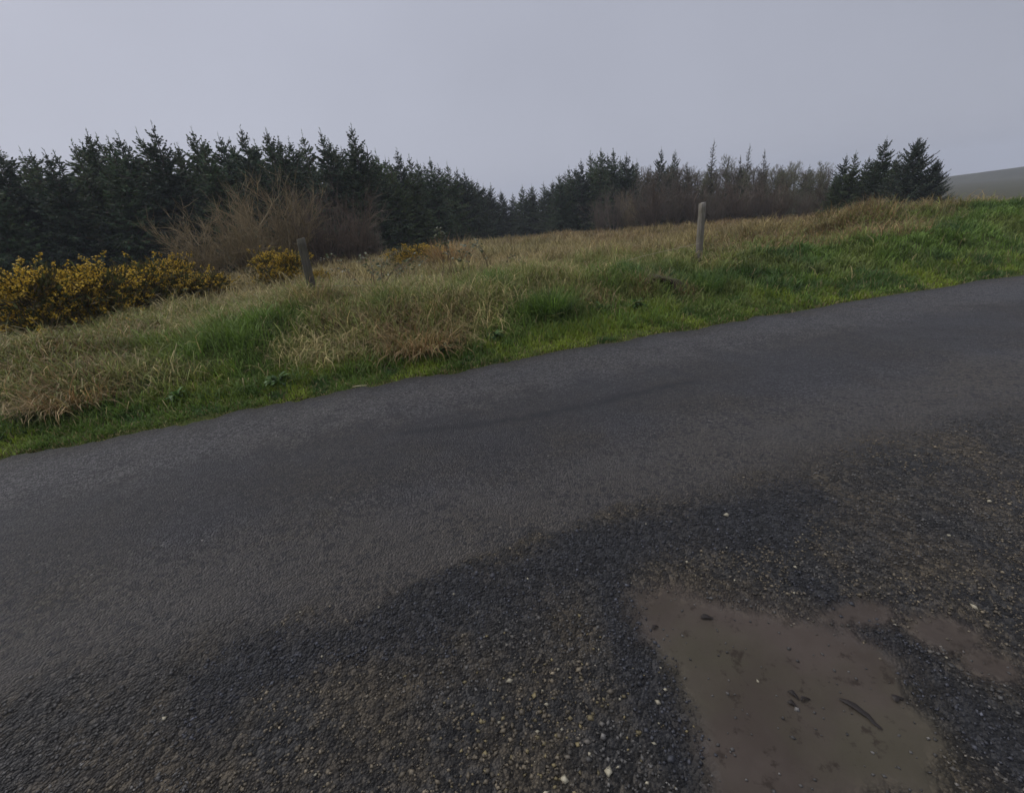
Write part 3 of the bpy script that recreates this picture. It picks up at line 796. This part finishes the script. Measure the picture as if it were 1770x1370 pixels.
# ------------------------------------------------------------------ bare shrubs and trees
def bare_mesh(seed, H, spread, stems, col, tree=False, col2=None):
    r = np.random.default_rng(seed); g = Geo(); wd = Geo(); col = np.array(col); col2 = np.array(col2 if col2 is not None else col)

    def grow(p, d, L, rad, lvl, tgt):
        n = 3; pts = [p]; dd = d.copy()
        for k in range(n):
            dd = dd + r.normal(0, 0.10, 3) + np.array([0, 0, 0.06]); dd /= np.linalg.norm(dd)
            pts.append(pts[-1] + dd * L / n)
        c = (col + (col2 - col) * r.random()) * r.uniform(0.7, 1.3)
        tgt.tube(pts, [rad, rad * 0.8, rad * 0.6, rad * 0.3], 3, c)
        if lvl == 0: return
        for k in range(5 if lvl > 1 else 8):
            s = r.uniform(0.25, 1.0); q = pts[0] + (pts[-1] - pts[0]) * s if s < 0.6 else pts[2] + (pts[3] - pts[2]) * r.random()
            nd = dd + r.normal(0, 0.62, 3) + np.array([0, 0, 0.25]); nd /= np.linalg.norm(nd)
            grow(q, nd, L * r.uniform(0.38, 0.62), max(rad * 0.5, 0.0062), lvl - 1, g)
    if tree:
        pts = [np.array([r.normal(0, 0.06), r.normal(0, 0.06), z]) for z in np.linspace(0, H * 0.92, 7)]
        wd.tube(pts, [0.07 * (1 - k / 7) + 0.01 for k in range(7)], 5, col * 0.9)
        for k in range(stems):
            z = H * (0.06 + 0.86 * (k / stems)); i = min(5, int(z / (H * 0.92) * 6)); f = z / (H * 0.92) * 6 - i
            p = pts[i] * (1 - f) + pts[i + 1] * f
            d = rot_dir(r.uniform(0, 6.28), r.uniform(0.55, 1.15))
            grow(p, d, spread * r.uniform(0.6, 1.1) * (1.1 - 0.6 * z / H), 0.016, 2, g)
    else:
        for k in range(stems):
            a = r.uniform(0, 6.28); rr = spread * 0.25 * math.sqrt(r.random())
            lean = r.uniform(0.0, 0.75)
            d = np.array([math.cos(a) * math.sin(lean) * spread / H * 1.3, math.sin(a) * math.sin(lean) * spread / H * 1.3, math.cos(lean)]); d /= np.linalg.norm(d)
            grow(np.array([rr * math.cos(a), rr * math.sin(a), -0.03]), d, H * r.uniform(0.35, 0.92), r.uniform(0.016, 0.032), 2, wd)
    return wd.mesh('stems'), g.mesh('twigs')


TAN = (0.27, 0.212, 0.122); PURP = (0.150, 0.118, 0.090); GREY = (0.155, 0.135, 0.105); LICH = (0.19, 0.205, 0.11)
SH = [bare_mesh(61, 2.6, 1.5, 34, TAN, col2=(0.20, 0.16, 0.09)), bare_mesh(62, 2.6, 1.4, 34, PURP, col2=(0.13, 0.10, 0.075)), bare_mesh(63, 2.6, 1.3, 24, GREY, col2=PURP)]
BT = [bare_mesh(71, 5.0, 1.35, 62, (0.125, 0.108, 0.08), True, GREY), bare_mesh(72, 5.0, 1.2, 62, (0.12, 0.098, 0.075), True, GREY), bare_mesh(73, 5.0, 1.3, 62, GREY, True, LICH)]
for fam in (SH, BT):
    for a, b in fam: a.materials.append(M_BARK); b.materials.append(M_TWIG)


def plant_bare(name, fam, k, px, py, dist, label, cat, group, H0, wide=1.0, parts=('stems', 'twigs')):
    tip = at_dist(px, py, dist); gx, gy, gz = on_ground(tip[0], tip[1], 0.0)
    s = (tip[2] - gz) / H0
    o = thing(name, label, cat, (gx, gy, gz), (k * 1.7 + px) % 6.283, (s * wide, s * wide, s), group)
    link(parts[0], fam[k % len(fam)][0], None, o); link(parts[1], fam[k % len(fam)][1], None, o)


for k, px, py, d, w_, lab in ((0, 345, 402, 15.5, 1.25, 'tan leafless shrub at the left end, rising behind the gorse'), (0, 415, 374, 16, 1.15, 'tan twiggy shrub second from the left in front of the spruces'),
                              (0, 480, 352, 16.5, 1.05, 'tallest tan leafless shrub, behind and left of the leaning fence post'), (1, 540, 362, 17, 1.1, 'purple brown leafless shrub directly behind the left fence post'),
                              (1, 600, 370, 17.5, 1.0, 'dark purple brown shrub at the right end of the bare thicket'), (2, 635, 392, 17.5, 0.8, 'low grey twiggy shrub at the right foot of the bare thicket')):
    plant_bare('bare_shrub', SH, k, px, py, d, lab, 'shrub', 'bare shrubs before the left plantation', 2.4, w_)
for k, px, py, d, w_, lab in ((2, 1062, 338, 36, 1.0, 'grey brown bare shrub in front of the middle spruce clump'), (0, 1090, 352, 36, 0.9, 'tawny bare shrub at the right foot of the middle clump'),
                              (2, 1035, 352, 37, 0.8, 'faint bare shrub at the left foot of the middle clump')):
    plant_bare('bare_shrub', SH, k, px, py, d, lab, 'shrub', 'bare shrubs before the middle clump', 2.4, w_)
BARE = [(1112, 300), (1130, 296), (1152, 300), (1176, 292), (1192, 300), (1206, 304), (1222, 298), (1240, 296), (1256, 276), (1270, 296), (1288, 298), (1305, 290), (1318, 300), (1336, 296), (1350, 300),
        (1365, 287), (1378, 286), (1392, 300), (1406, 298), (1420, 286), (1434, 300)]
for i, (px, py) in enumerate(BARE):
    k = 2 if i in (6, 8, 10, 13, 15, 16, 18, 19) else i % 2
    lk = 'greenish lichened bare tree' if k == 2 else ('grey brown bare tree' if i % 2 == 0 else 'darker brown bare tree')
    side = f"{ORD[i]} from the left end of the leafless stand" if i < 11 else f"{ORD[20 - i]} from the right end of the leafless stand"
    plant_bare('bare_tree', BT, k, px, py, 33 + (i % 3) * 1.5, f"{lk}, {side}", 'bare tree', 'leafless trees between the two right clumps', 4.9, 1.15, ('trunk', 'crown'))


for i in range(12):
    plant_bare('bare_tree', BT, i % 2, 1118 + i * 28 + RNG.uniform(-6, 6), 300 + RNG.uniform(-7, 8), 38.5, 'brown bare tree of the back row, glimpsed between the front stems of the leafless stand', 'bare tree', 'back row of the leafless stand', 4.9, 1.3, ('trunk', 'crown'))
for i in range(10):
    plant_tree('spruce_tree', FAR, i, 1120 + i * 34 + RNG.uniform(-9, 9), 292 + RNG.uniform(-12, 8), 37.5, 'hazy green spruce glimpsed through the leafless stand', 'spruce', 'spruces behind the leafless stand', wide=1.0)
for i in range(9):
    plant_bare('bare_shrub', SH, 1 + i % 2, 1130 + i * 37 + RNG.uniform(-8, 8), 335 + RNG.uniform(-8, 6), 32.2, 'dark brown leafless undergrowth shrub at the feet of the bare trees', 'shrub', 'undergrowth below the bare trees', 2.4, 1.1)


# ------------------------------------------------------------------ gorse
def gorse_mesh(seed, flower=1.0):
    r = np.random.default_rng(seed); g = Geo(); fl = Geo(); st = Geo()
    lobes = [(r.uniform(-0.45, 0.45), r.uniform(-0.35, 0.35), r.uniform(0.2, 0.72), r.uniform(0.2, 0.46), r.uniform(0.15, 1.3)) for _ in range(13)]
    for k in range(14):
        a = r.uniform(0, 6.28); st.tube([np.array([0, 0, 0]), np.array([math.cos(a) * 0.25, math.sin(a) * 0.2, 0.35]), np.array([math.cos(a) * 0.45, math.sin(a) * 0.4, 0.7])], [0.02, 0.014, 0.006], 4, (0.09, 0.07, 0.05))
    for lx, ly, lz, lr, lf_ in lobes:
        for k in range(260):
            d = r.normal(0, 1, 3); d /= np.linalg.norm(d)
            if d[2] < -0.5: d[2] *= -1
            p = np.array([lx, ly, lz]) + d * lr * r.uniform(0.35, 1.0 + 0.7 * (r.random() < 0.2)) * np.array([1.1, 1.0, 0.85])
            if p[2] < 0.03: continue
            td = d + r.normal(0, 0.35, 3) + np.array([0, 0, 0.4]); td /= np.linalg.norm(td); L = r.uniform(0.07, 0.15)
            for q in range(3):
                wv = np.cross(td, r.normal(0, 1, 3)); wv = wv / np.linalg.norm(wv) * 0.013
                c = np.array([0.115, 0.125, 0.036]) * r.uniform(0.6, 1.4)
                if r.random() < 0.33: c = np.array([0.16, 0.115, 0.055]) * r.uniform(0.7, 1.2)
                g.quad(p, p + td * L * 0.4 - wv, p + td * L, p + td * L * 0.4 + wv, c)
            if d[2] > -0.1 and r.random() < 0.95 * flower * lf_ and math.sin(lx * 9 + p[0] * 7 + p[1] * 6 + p[2] * 5) > -0.35:
                for q in range(13):
                    fp = p + td * L * r.uniform(0.2, 1.0) + r.normal(0, 0.014, 3)
                    u = r.normal(0, 1, 3); u /= np.linalg.norm(u); w = np.cross(u, r.normal(0, 1, 3)); w /= np.linalg.norm(w)
                    fc = np.array([0.60, 0.40, 0.045]) * r.uniform(0.6, 1.2); s = r.uniform(0.009, 0.016)
                    fl.quad(fp - u * s, fp - w * s, fp + u * s, fp + w * s, fc)
    return st.mesh('stem'), g.mesh('foliage'), fl.mesh('flowers')


GO = [gorse_mesh(81, 1.0), gorse_mesh(82, 0.55), gorse_mesh(83, 3.5)]
for a, b, c in GO: a.materials.append(M_BARK); b.materials.append(M_GORSE); c.materials.append(M_PETAL)
for k, px, py, d, sx, lab in ((0, 40, 462, 10.3, 1.15, 'flowering gorse bush at the far left end of the row'), (0, 130, 458, 10.6, 1.2, 'orange yellow flowering gorse bush, largest at the left of the verge'),
                              (1, 212, 450, 10.8, 1.1, 'greenish gorse bush with sparse flowers right of the large orange one'), (0, 268, 450, 11.4, 1.0, 'gorse bush with yellow crown in front of the dark spruces'),
                              (1, 335, 468, 11.0, 0.9, 'low straggling gorse bush at the right end of the left gorse row'), (0, 486, 432, 11.5, 0.72, 'flowering gorse bush just left of the left fence post'),
                              (2, 722, 419, 14.5, 1.15, 'small bright yellow gorse bush in the middle of the field edge'), (2, 548, 464, 10.2, 0.3, 'tiny yellow gorse sprig just right of the left fence post')):
    tip = at_dist(px, py, d); gx, gy, gz = on_ground(tip[0], tip[1], -0.02)
    s = (tip[2] - gz) / 1.08
    o = thing('gorse_bush', lab, 'gorse', (gx, gy, gz), px * 0.7 % 6.28, (sx * 1.1, sx * 1.0, s), 'flowering gorse bushes')
    a, b, c = GO[k]; link('stem', a, None, o); link('foliage', b, None, o); fo = link('flowers', c, None, o); fo['kind'] = 'stuff'

# ------------------------------------------------------------------ fence posts and twine
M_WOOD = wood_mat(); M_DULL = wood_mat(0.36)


def post(px0, py0, dist, label, wd, lean, mat):
    top = at_dist(px0, py0, dist); gx, gy, gz = on_ground(top[0], top[1], -0.25)
    Hh = top[2] - gz; g = Geo(); r = np.random.default_rng(int(px0)); rings = 12; ch = 0.09
    sec = [(-1, -1 + ch), (-1 + ch, -1), (1 - ch, -1), (1, -1 + ch), (1, 1 - ch), (1 - ch, 1), (-1 + ch, 1), (-1, 1 - ch)]
    for i in range(rings + 1):
        z = Hh * i / rings - (0.010 if i == rings else 0)
        k = wd * 0.5 * (1 - 0.04 * i / rings) * (0.93 if i == rings else 1)
        for a, b in sec:
            g.V.append(np.array([a * k + lean[0] * (z - Hh) + r.normal(0, 0.0018), b * k + lean[1] * (z - Hh) + r.normal(0, 0.0018), z + (0.012 * a if i == rings else 0)])); g.C.append((1, 1, 1))
    for i in range(rings):
        for j in range(8):
            a = i * 8 + j; b = i * 8 + (j + 1) % 8; g.Q.append((a, b, b + 8, a + 8))
    b0 = rings * 8; g.Q += [(b0, b0 + 1, b0 + 2, b0 + 3), (b0, b0 + 3, b0 + 4, b0 + 7), (b0 + 7, b0 + 4, b0 + 5, b0 + 6)]
    o = link('fence_post', g.mesh('fence_post'), mat, None, (gx, gy, gz), ROAD_A + 0.12)
    return tag(o, label, 'fence post', 'old timber fence posts'), np.array([top[0], top[1], top[2]])


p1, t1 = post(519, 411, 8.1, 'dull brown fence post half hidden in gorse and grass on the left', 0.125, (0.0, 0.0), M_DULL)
p2, t2 = post(1214, 350, 10.0, 'pale weathered fence post standing clear above the green verge on the right', 0.098, (0.0, 0.0), M_WOOD)
g = Geo(); pa = t1 + np.array([0.06, -0.09, -0.72]); pb = t2 + np.array([-0.04, -0.08, -0.70])
pts = [pa + (pb - pa) * s + np.array([0, 0, -0.30 * math.sin(math.pi * s) + 0.02 * math.sin(17 * s)]) for s in np.linspace(0, 1, 24)]
g.tube(pts, [0.0045] * 24, 5, (0.42, 0.37, 0.25))
tag(link('fence_twine', g.mesh('fence_twine', True), M_GRASS), 'slack pale twine strung low between the two fence posts', 'twine')


_l = at_dist(527, 470, 7.7)
tussock('grass_tuft', 'straw and olive grass tuft standing against the foot of the left fence post', on_ground(_l[0], _l[1]), 420, 0.62, 0.55, [STRAW, OLIVE, OLIVE * 0.9, BROWN], (0.05, 0.8), (0.3, 1.5), cat='grass tuft')

# ------------------------------------------------------------------ brambles, docks, hollow, litter
def bramble(label, px, py, dist, n, hh, spread, seed):
    r = np.random.default_rng(seed); tip = at_dist(px, py, dist); loc = on_ground(tip[0], tip[1], 0)
    Hh = tip[2] - loc[2]; st = Geo(); lf = Geo()
    for k in range(n):
        a = r.uniform(0, 6.28); reach = spread * r.uniform(0.35, 1.0); h = Hh * r.uniform(0.55, 1.0); x0, y0 = r.normal(0, 0.14, 2); pk = r.uniform(1.6, 2.5)
        pts = [np.array([x0 + math.cos(a) * reach * q ** 1.2 + r.normal(0, 0.012), y0 + math.sin(a) * reach * q ** 1.2 + r.normal(0, 0.012), h * math.sin(q * pk) if q > 0 else -0.03]) for q in np.linspace(0, 1, 9)]
        st.tube(pts, [0.006, 0.006, 0.005, 0.005, 0.004, 0.004, 0.003, 0.003, 0.002], 4, np.array([0.15, 0.10, 0.07]) * r.uniform(0.7, 1.3))
        for p in pts[3:]:
            for q in range(3):
                d = rot_dir(r.uniform(0, 6.28), r.uniform(-0.7, 0.5)); sd = np.cross(d, r.normal(0, 1, 3)); sd /= np.linalg.norm(sd); L = r.uniform(0.04, 0.075); p_ = p + r.normal(0, 0.02, 3)
                c = (np.array([0.17, 0.185, 0.11]) if r.random() < 0.4 else np.array([0.085, 0.105, 0.045])) * r.uniform(0.6, 1.2)
                lf.quad(p_, p_ + d * L * 0.5 - sd * L * 0.3, p_ + d * L, p_ + d * L * 0.5 + sd * L * 0.3, c)
    o = thing('bramble', label, 'bramble', loc, 0, None, 'bramble sprays over the fence line')
    link('stem', st.mesh('stem'), M_BARK, o); link('foliage', lf.mesh('foliage'), M_LEAF, o)


bramble('grey leaved bramble spray right of the left fence post', 640, 432, 8.4, 13, 1, 0.9, 5)
bramble('tall sparse bramble spray with pale leaves beside the small yellow gorse', 785, 392, 9.0, 7, 1, 0.55, 6)
bramble('thin trailing bramble reaching over the field edge toward the middle', 855, 408, 9.6, 4, 1, 0.8, 7)


def dock(label, px, py, seed, s=1.0):
    r = np.random.default_rng(seed); lf = Geo()
    for k in range(26):
        a = r.uniform(0, 6.28); el = r.uniform(0.2, 1.3); L = r.uniform(0.07, 0.14) * s; w = L * r.uniform(0.13, 0.2)
        d = rot_dir(a, el); sd = np.array([-math.sin(a), math.cos(a), 0]); c = np.array([0.06, 0.12, 0.028]) * r.uniform(0.55, 1.4)
        p0 = np.array([0, 0, 0.0]); p1 = d * L * 0.5; p2 = p1 + rot_dir(a, el - 0.6) * L * 0.35; p3 = p2 + rot_dir(a, el - 1.1) * L * 0.25
        lf.quad(p0 - sd * w * 0.2, p0 + sd * w * 0.2, p1 + sd * w, p1 - sd * w, c); lf.quad(p1 - sd * w, p1 + sd * w, p2 + sd * w * 0.9, p2 - sd * w * 0.9, c); lf.tri(p2 - sd * w * 0.9, p2 + sd * w * 0.9, p3, c)
    q = seat(px, py, 0.1)
    tag(link('dock_plant', lf.mesh('dock_plant'), M_LEAF, None, (q[0], q[1], q[2] + 0.05)), label, 'weed', 'broad leaved docks in the turf')


dock('broad leaved dock at the road edge under the left bank, leftmost', 482, 668, 1, 1.2)
dock('broad leaved dock below the rusty bracken heap', 770, 612, 2, 1.2)
dock('broad leaved dock between the bracken heap and the big green tussock', 858, 590, 3, 1.2)
dock('broad leaved dock right of the big green tussock', 1040, 542, 4, 1.3)
dock('broad leaved dock beside the dark earth hollow', 1100, 535, 5, 1.3)
dock('small dock in the bright turf at the far left', 310, 695, 6, 1.0)


def hollow():
    r = np.random.default_rng(4); g = Geo(); n, m = 26, 9; q = seat(1143, 506, 0.3)
    prof = [(0.36, -0.20), (0.29, -0.10), (0.23, -0.03), (0.19, 0.0), (0.165, -0.02), (0.15, -0.10), (0.14, -0.22), (0.09, -0.32), (0.0, -0.36)]
    for j, (rad, h) in enumerate(prof):
        for i in range(n):
            a = 6.2832 * i / n; rr = rad * (1 + 0.13 * math.sin(3 * a + 1) + r.normal(0, 0.03))
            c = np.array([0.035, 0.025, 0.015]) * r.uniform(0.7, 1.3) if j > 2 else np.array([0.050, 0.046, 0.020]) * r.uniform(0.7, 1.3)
            g.V.append(np.array([rr * math.cos(a), rr * math.sin(a) * 0.8, h * (1 + 0.15 * math.sin(2 * a)) + r.normal(0, 0.006)])); g.C.append(c)
    for j in range(m - 1):
        for i in range(n):
            a = j * n + i; b = j * n + (i + 1) % n; g.Q.append((a, b, b + n, a + n))
    o = link('burrow', g.mesh('burrow', True), M_BARK, None, (q[0], q[1], q[2] + 0.09), ROAD_A)
    o.rotation_euler = (math.radians(62), 0, -0.3)
    tag(o, 'dark rounded burrow mouth of bare earth in the grass bank', 'burrow')


hollow()
_b = seat(1143, 506, 0.3)
for k, (dx, dy, hh) in enumerate(((-0.34, -0.02, 0.40), (0.36, 0.04, 0.38), (0.05, 0.36, 0.44), (-0.28, 0.30, 0.40))):
    tussock('grass_tuft', ('dry grass tuft arching over the left lip of the burrow', 'dry grass tuft arching over the right lip of the burrow', 'straw tuft hanging over the top of the burrow', 'straw tuft at the upper left of the burrow')[k],
            on_ground(_b[0] + dx, _b[1] + dy), 170, hh, 0.26, [STRAW * 0.8, BROWN, BROWN * 0.8, OLIVE * 0.7], (0.2, 1.0), (0.5, 1.5), cat='grass tuft', group='dry tufts round the burrow')


def litter(label, px, py, L, w, ang, col, name='dead_leaf', cat='leaf'):
    p = at(px, py); r = np.random.default_rng(int(px + py)); g = Geo(); n = 7; V = []
    zt = float(road_z(p[:1], p[1:2])[0])
    for i in range(n):
        s = i / (n - 1); hw = w * 0.5 * (math.sin(math.pi * (0.06 + 0.88 * s)) ** 0.7) * r.uniform(0.45, 1.35); off = 0.35 * w * math.sin(4 * s) + r.normal(0, 0.08) * w
        for sg in (-1, 0, 1): V.append(np.array([(s - 0.5) * L, off + sg * hw, 0.005 + (0.006 if sg == 0 else 0.001) + 0.004 * math.sin(4 * s)]))
    g.V = V; g.C = [np.array(col) * r.uniform(0.8, 1.2) for _ in V]
    for i in range(n - 1):
        for j in (0, 1): a = i * 3 + j; g.Q.append((a, a + 1, a + 4, a + 3))
    tag(link(name, g.mesh(name), M_LEAF, None, (p[0], p[1], zt), ang), label, cat, 'dark scraps lying on the mud' if name == 'dead_leaf' else None)


DKL = (0.016, 0.011, 0.008)
litter('long dark rotten leaf on the mud, largest of the scraps', 1488, 1227, 0.12, 0.022, -0.95, DKL)
litter('small dark leaf scrap on the mud, upper of a pair', 1372, 1196, 0.035, 0.018, -0.7, DKL)
litter('small dark leaf scrap on the mud, lower of a pair', 1370, 1213, 0.028, 0.016, -0.6, DKL)
litter('faint dark leaf scrap right of the pair on the mud', 1392, 1205, 0.035, 0.014, 0.3, DKL)
litter('dark leaf scrap at the upper left corner of the mud', 1222, 1062, 0.05, 0.022, 0.1, DKL)
litter('tiny dark leaf scrap at the left of the mud', 1132, 1080, 0.03, 0.014, 0.5, DKL)
litter('dark leaf scrap near the right rim of the mud', 1553, 1205, 0.035, 0.02, 0.4, DKL)
litter('pale straw stalk lying on the tar at the grass edge', 622, 668, 0.16, 0.014, 0.2, (0.36, 0.31, 0.19), 'straw_stalk', 'straw')

# ------------------------------------------------------------------ distant hill
a = np.linspace(-0.35, 1.15, 70); rr = np.linspace(0, 1, 14)
A, Rr = np.meshgrid(a, rr, indexing='ij')
dirx, diry = np.sin(0.75 + A * 0.55), np.cos(0.75 + A * 0.55)
rad = 260 + 150 * Rr
hh = (3 + 12 * sst(-0.25, 0.9, A)) * np.sin(np.pi * np.clip(Rr, 0, 1)) ** 0.8 * (0.9 + 0.2 * fbm(A * 7, Rr * 3, 12)) - 3.0
i = np.arange(A.size).reshape(A.shape)
Q = np.stack([i[:-1, :-1], i[1:, :-1], i[1:, 1:], i[:-1, 1:]], -1).reshape(-1, 4)
hc = np.array([[0.036, 0.044, 0.034]]) + (fbm(A * 26, Rr * 12, 14).ravel()[:, None] - 0.5) * np.array([[0.07, 0.075, 0.05]])
tag(link('hills', mesh_np('hills', np.c_[(dirx * rad).ravel(), (diry * rad).ravel(), hh.ravel()], Q=Q, col=hc, smooth=True), soil_mat()), kind='structure')

# ------------------------------------------------------------------ light and sky
SUN_EL, SUN_AZ = math.radians(48), math.radians(-62)      # azimuth measured from +Y toward +X
sun = bpy.data.lights.new('sun', 'SUN'); sun.energy = 1.3; sun.angle = math.radians(25); sun.color = (1.0, 0.96, 0.9)
so = bpy.data.objects.new('sun', sun); COL.objects.link(so)
sd = np.array([math.sin(SUN_AZ) * math.cos(SUN_EL), math.cos(SUN_AZ) * math.cos(SUN_EL), math.sin(SUN_EL)])
from mathutils import Vector
so.rotation_euler = Vector(-sd).to_track_quat('-Z', 'Y').to_euler(); so.location = (0, 0, 30)

w = bpy.data.worlds.new('World'); sc.world = w; w.use_nodes = True; nt = w.node_tree; nt.nodes.clear()
out = nt.nodes.new('ShaderNodeOutputWorld'); bg = nt.nodes.new('ShaderNodeBackground'); bg.inputs['Strength'].default_value = 0.1
sky = nt.nodes.new('ShaderNodeTexSky'); sky.sky_type = 'NISHITA'; sky.sun_disc = False; sky.sun_elevation = SUN_EL; sky.sun_rotation = SUN_AZ
sky.dust_density = 4.0; sky.air_density = 1.0
tc = nt.nodes.new('ShaderNodeTexCoord'); V = tc.outputs['Generated']
sp = nt.nodes.new('ShaderNodeSeparateXYZ'); nt.links.new(V, sp.inputs[0])
el = sp.outputs[2]
dt = nt.nodes.new('ShaderNodeVectorMath'); dt.operation = 'DOT_PRODUCT'; nt.links.new(V, dt.inputs[0]); dt.inputs[1].default_value = (-0.87, 0.35, 0.35)
cl = noise(nt, V, 2.2, 4, 0.5)
br_ = mth(nt, 'ADD', mth(nt, 'MULTIPLY_ADD', dt.outputs['Value'], 0.22, 0.93), mth(nt, 'MULTIPLY_ADD', cl, 0.24, -0.12))
zen = mth(nt, 'MULTIPLY_ADD', ramp(nt, el, 0.36, 0.9), 1.3, 1.0)
tot = mth(nt, 'MULTIPLY', mth(nt, 'MULTIPLY', br_, zen), mth(nt, 'SUBTRACT', 1.07, mth(nt, 'MULTIPLY', ramp(nt, el, 0.0, 0.30), 0.12)))
gcol = nt.nodes.new('ShaderNodeVectorMath'); gcol.operation = 'SCALE'; gcol.inputs[0].default_value = (4.35, 4.50, 5.30)
nt.links.new(tot, gcol.inputs['Scale'])
mx = mixc(nt, 0.93, sky.outputs[0], gcol.outputs[0])
nt.links.new(mx, bg.inputs['Color']); nt.links.new(bg.outputs[0], out.inputs[0])

# ------------------------------------------------------------------ haze
HAZE = 0.0012
if HAZE:
    x0, x1, y0, y1, z0, z1 = -700, 700, -700, 700, -8, 34
    Vh = [(x, y, z) for z in (z0, z1) for x, y in ((x0, y0), (x1, y0), (x1, y1), (x0, y1))]
    me = mesh_np('haze', Vh, Q=[(3, 2, 1, 0), (4, 5, 6, 7), (0, 1, 5, 4), (1, 2, 6, 5), (2, 3, 7, 6), (3, 0, 4, 7)])
    m, nt, out = newmat('damp_air'); pv = nt.nodes.new('ShaderNodeVolumePrincipled')
    pv.inputs['Color'].default_value = (0.80, 0.86, 0.95, 1); pv.inputs['Density'].default_value = HAZE
    nt.links.new(pv.outputs[0], out.inputs['Volume'])
    tag(link('haze', me, m), kind='stuff')

# ------------------------------------------------------------------ render settings
sc.render.engine = 'CYCLES'
sc.view_settings.view_transform = 'Standard'; sc.view_settings.look = 'None'; sc.view_settings.exposure = 0.08; sc.view_settings.gamma = 1.0
sc.cycles.max_bounces = 4; sc.cycles.diffuse_bounces = 2; sc.cycles.glossy_bounces = 2; sc.cycles.transmission_bounces = 2; sc.cycles.volume_bounces = 0
sc.cycles.use_denoising = True
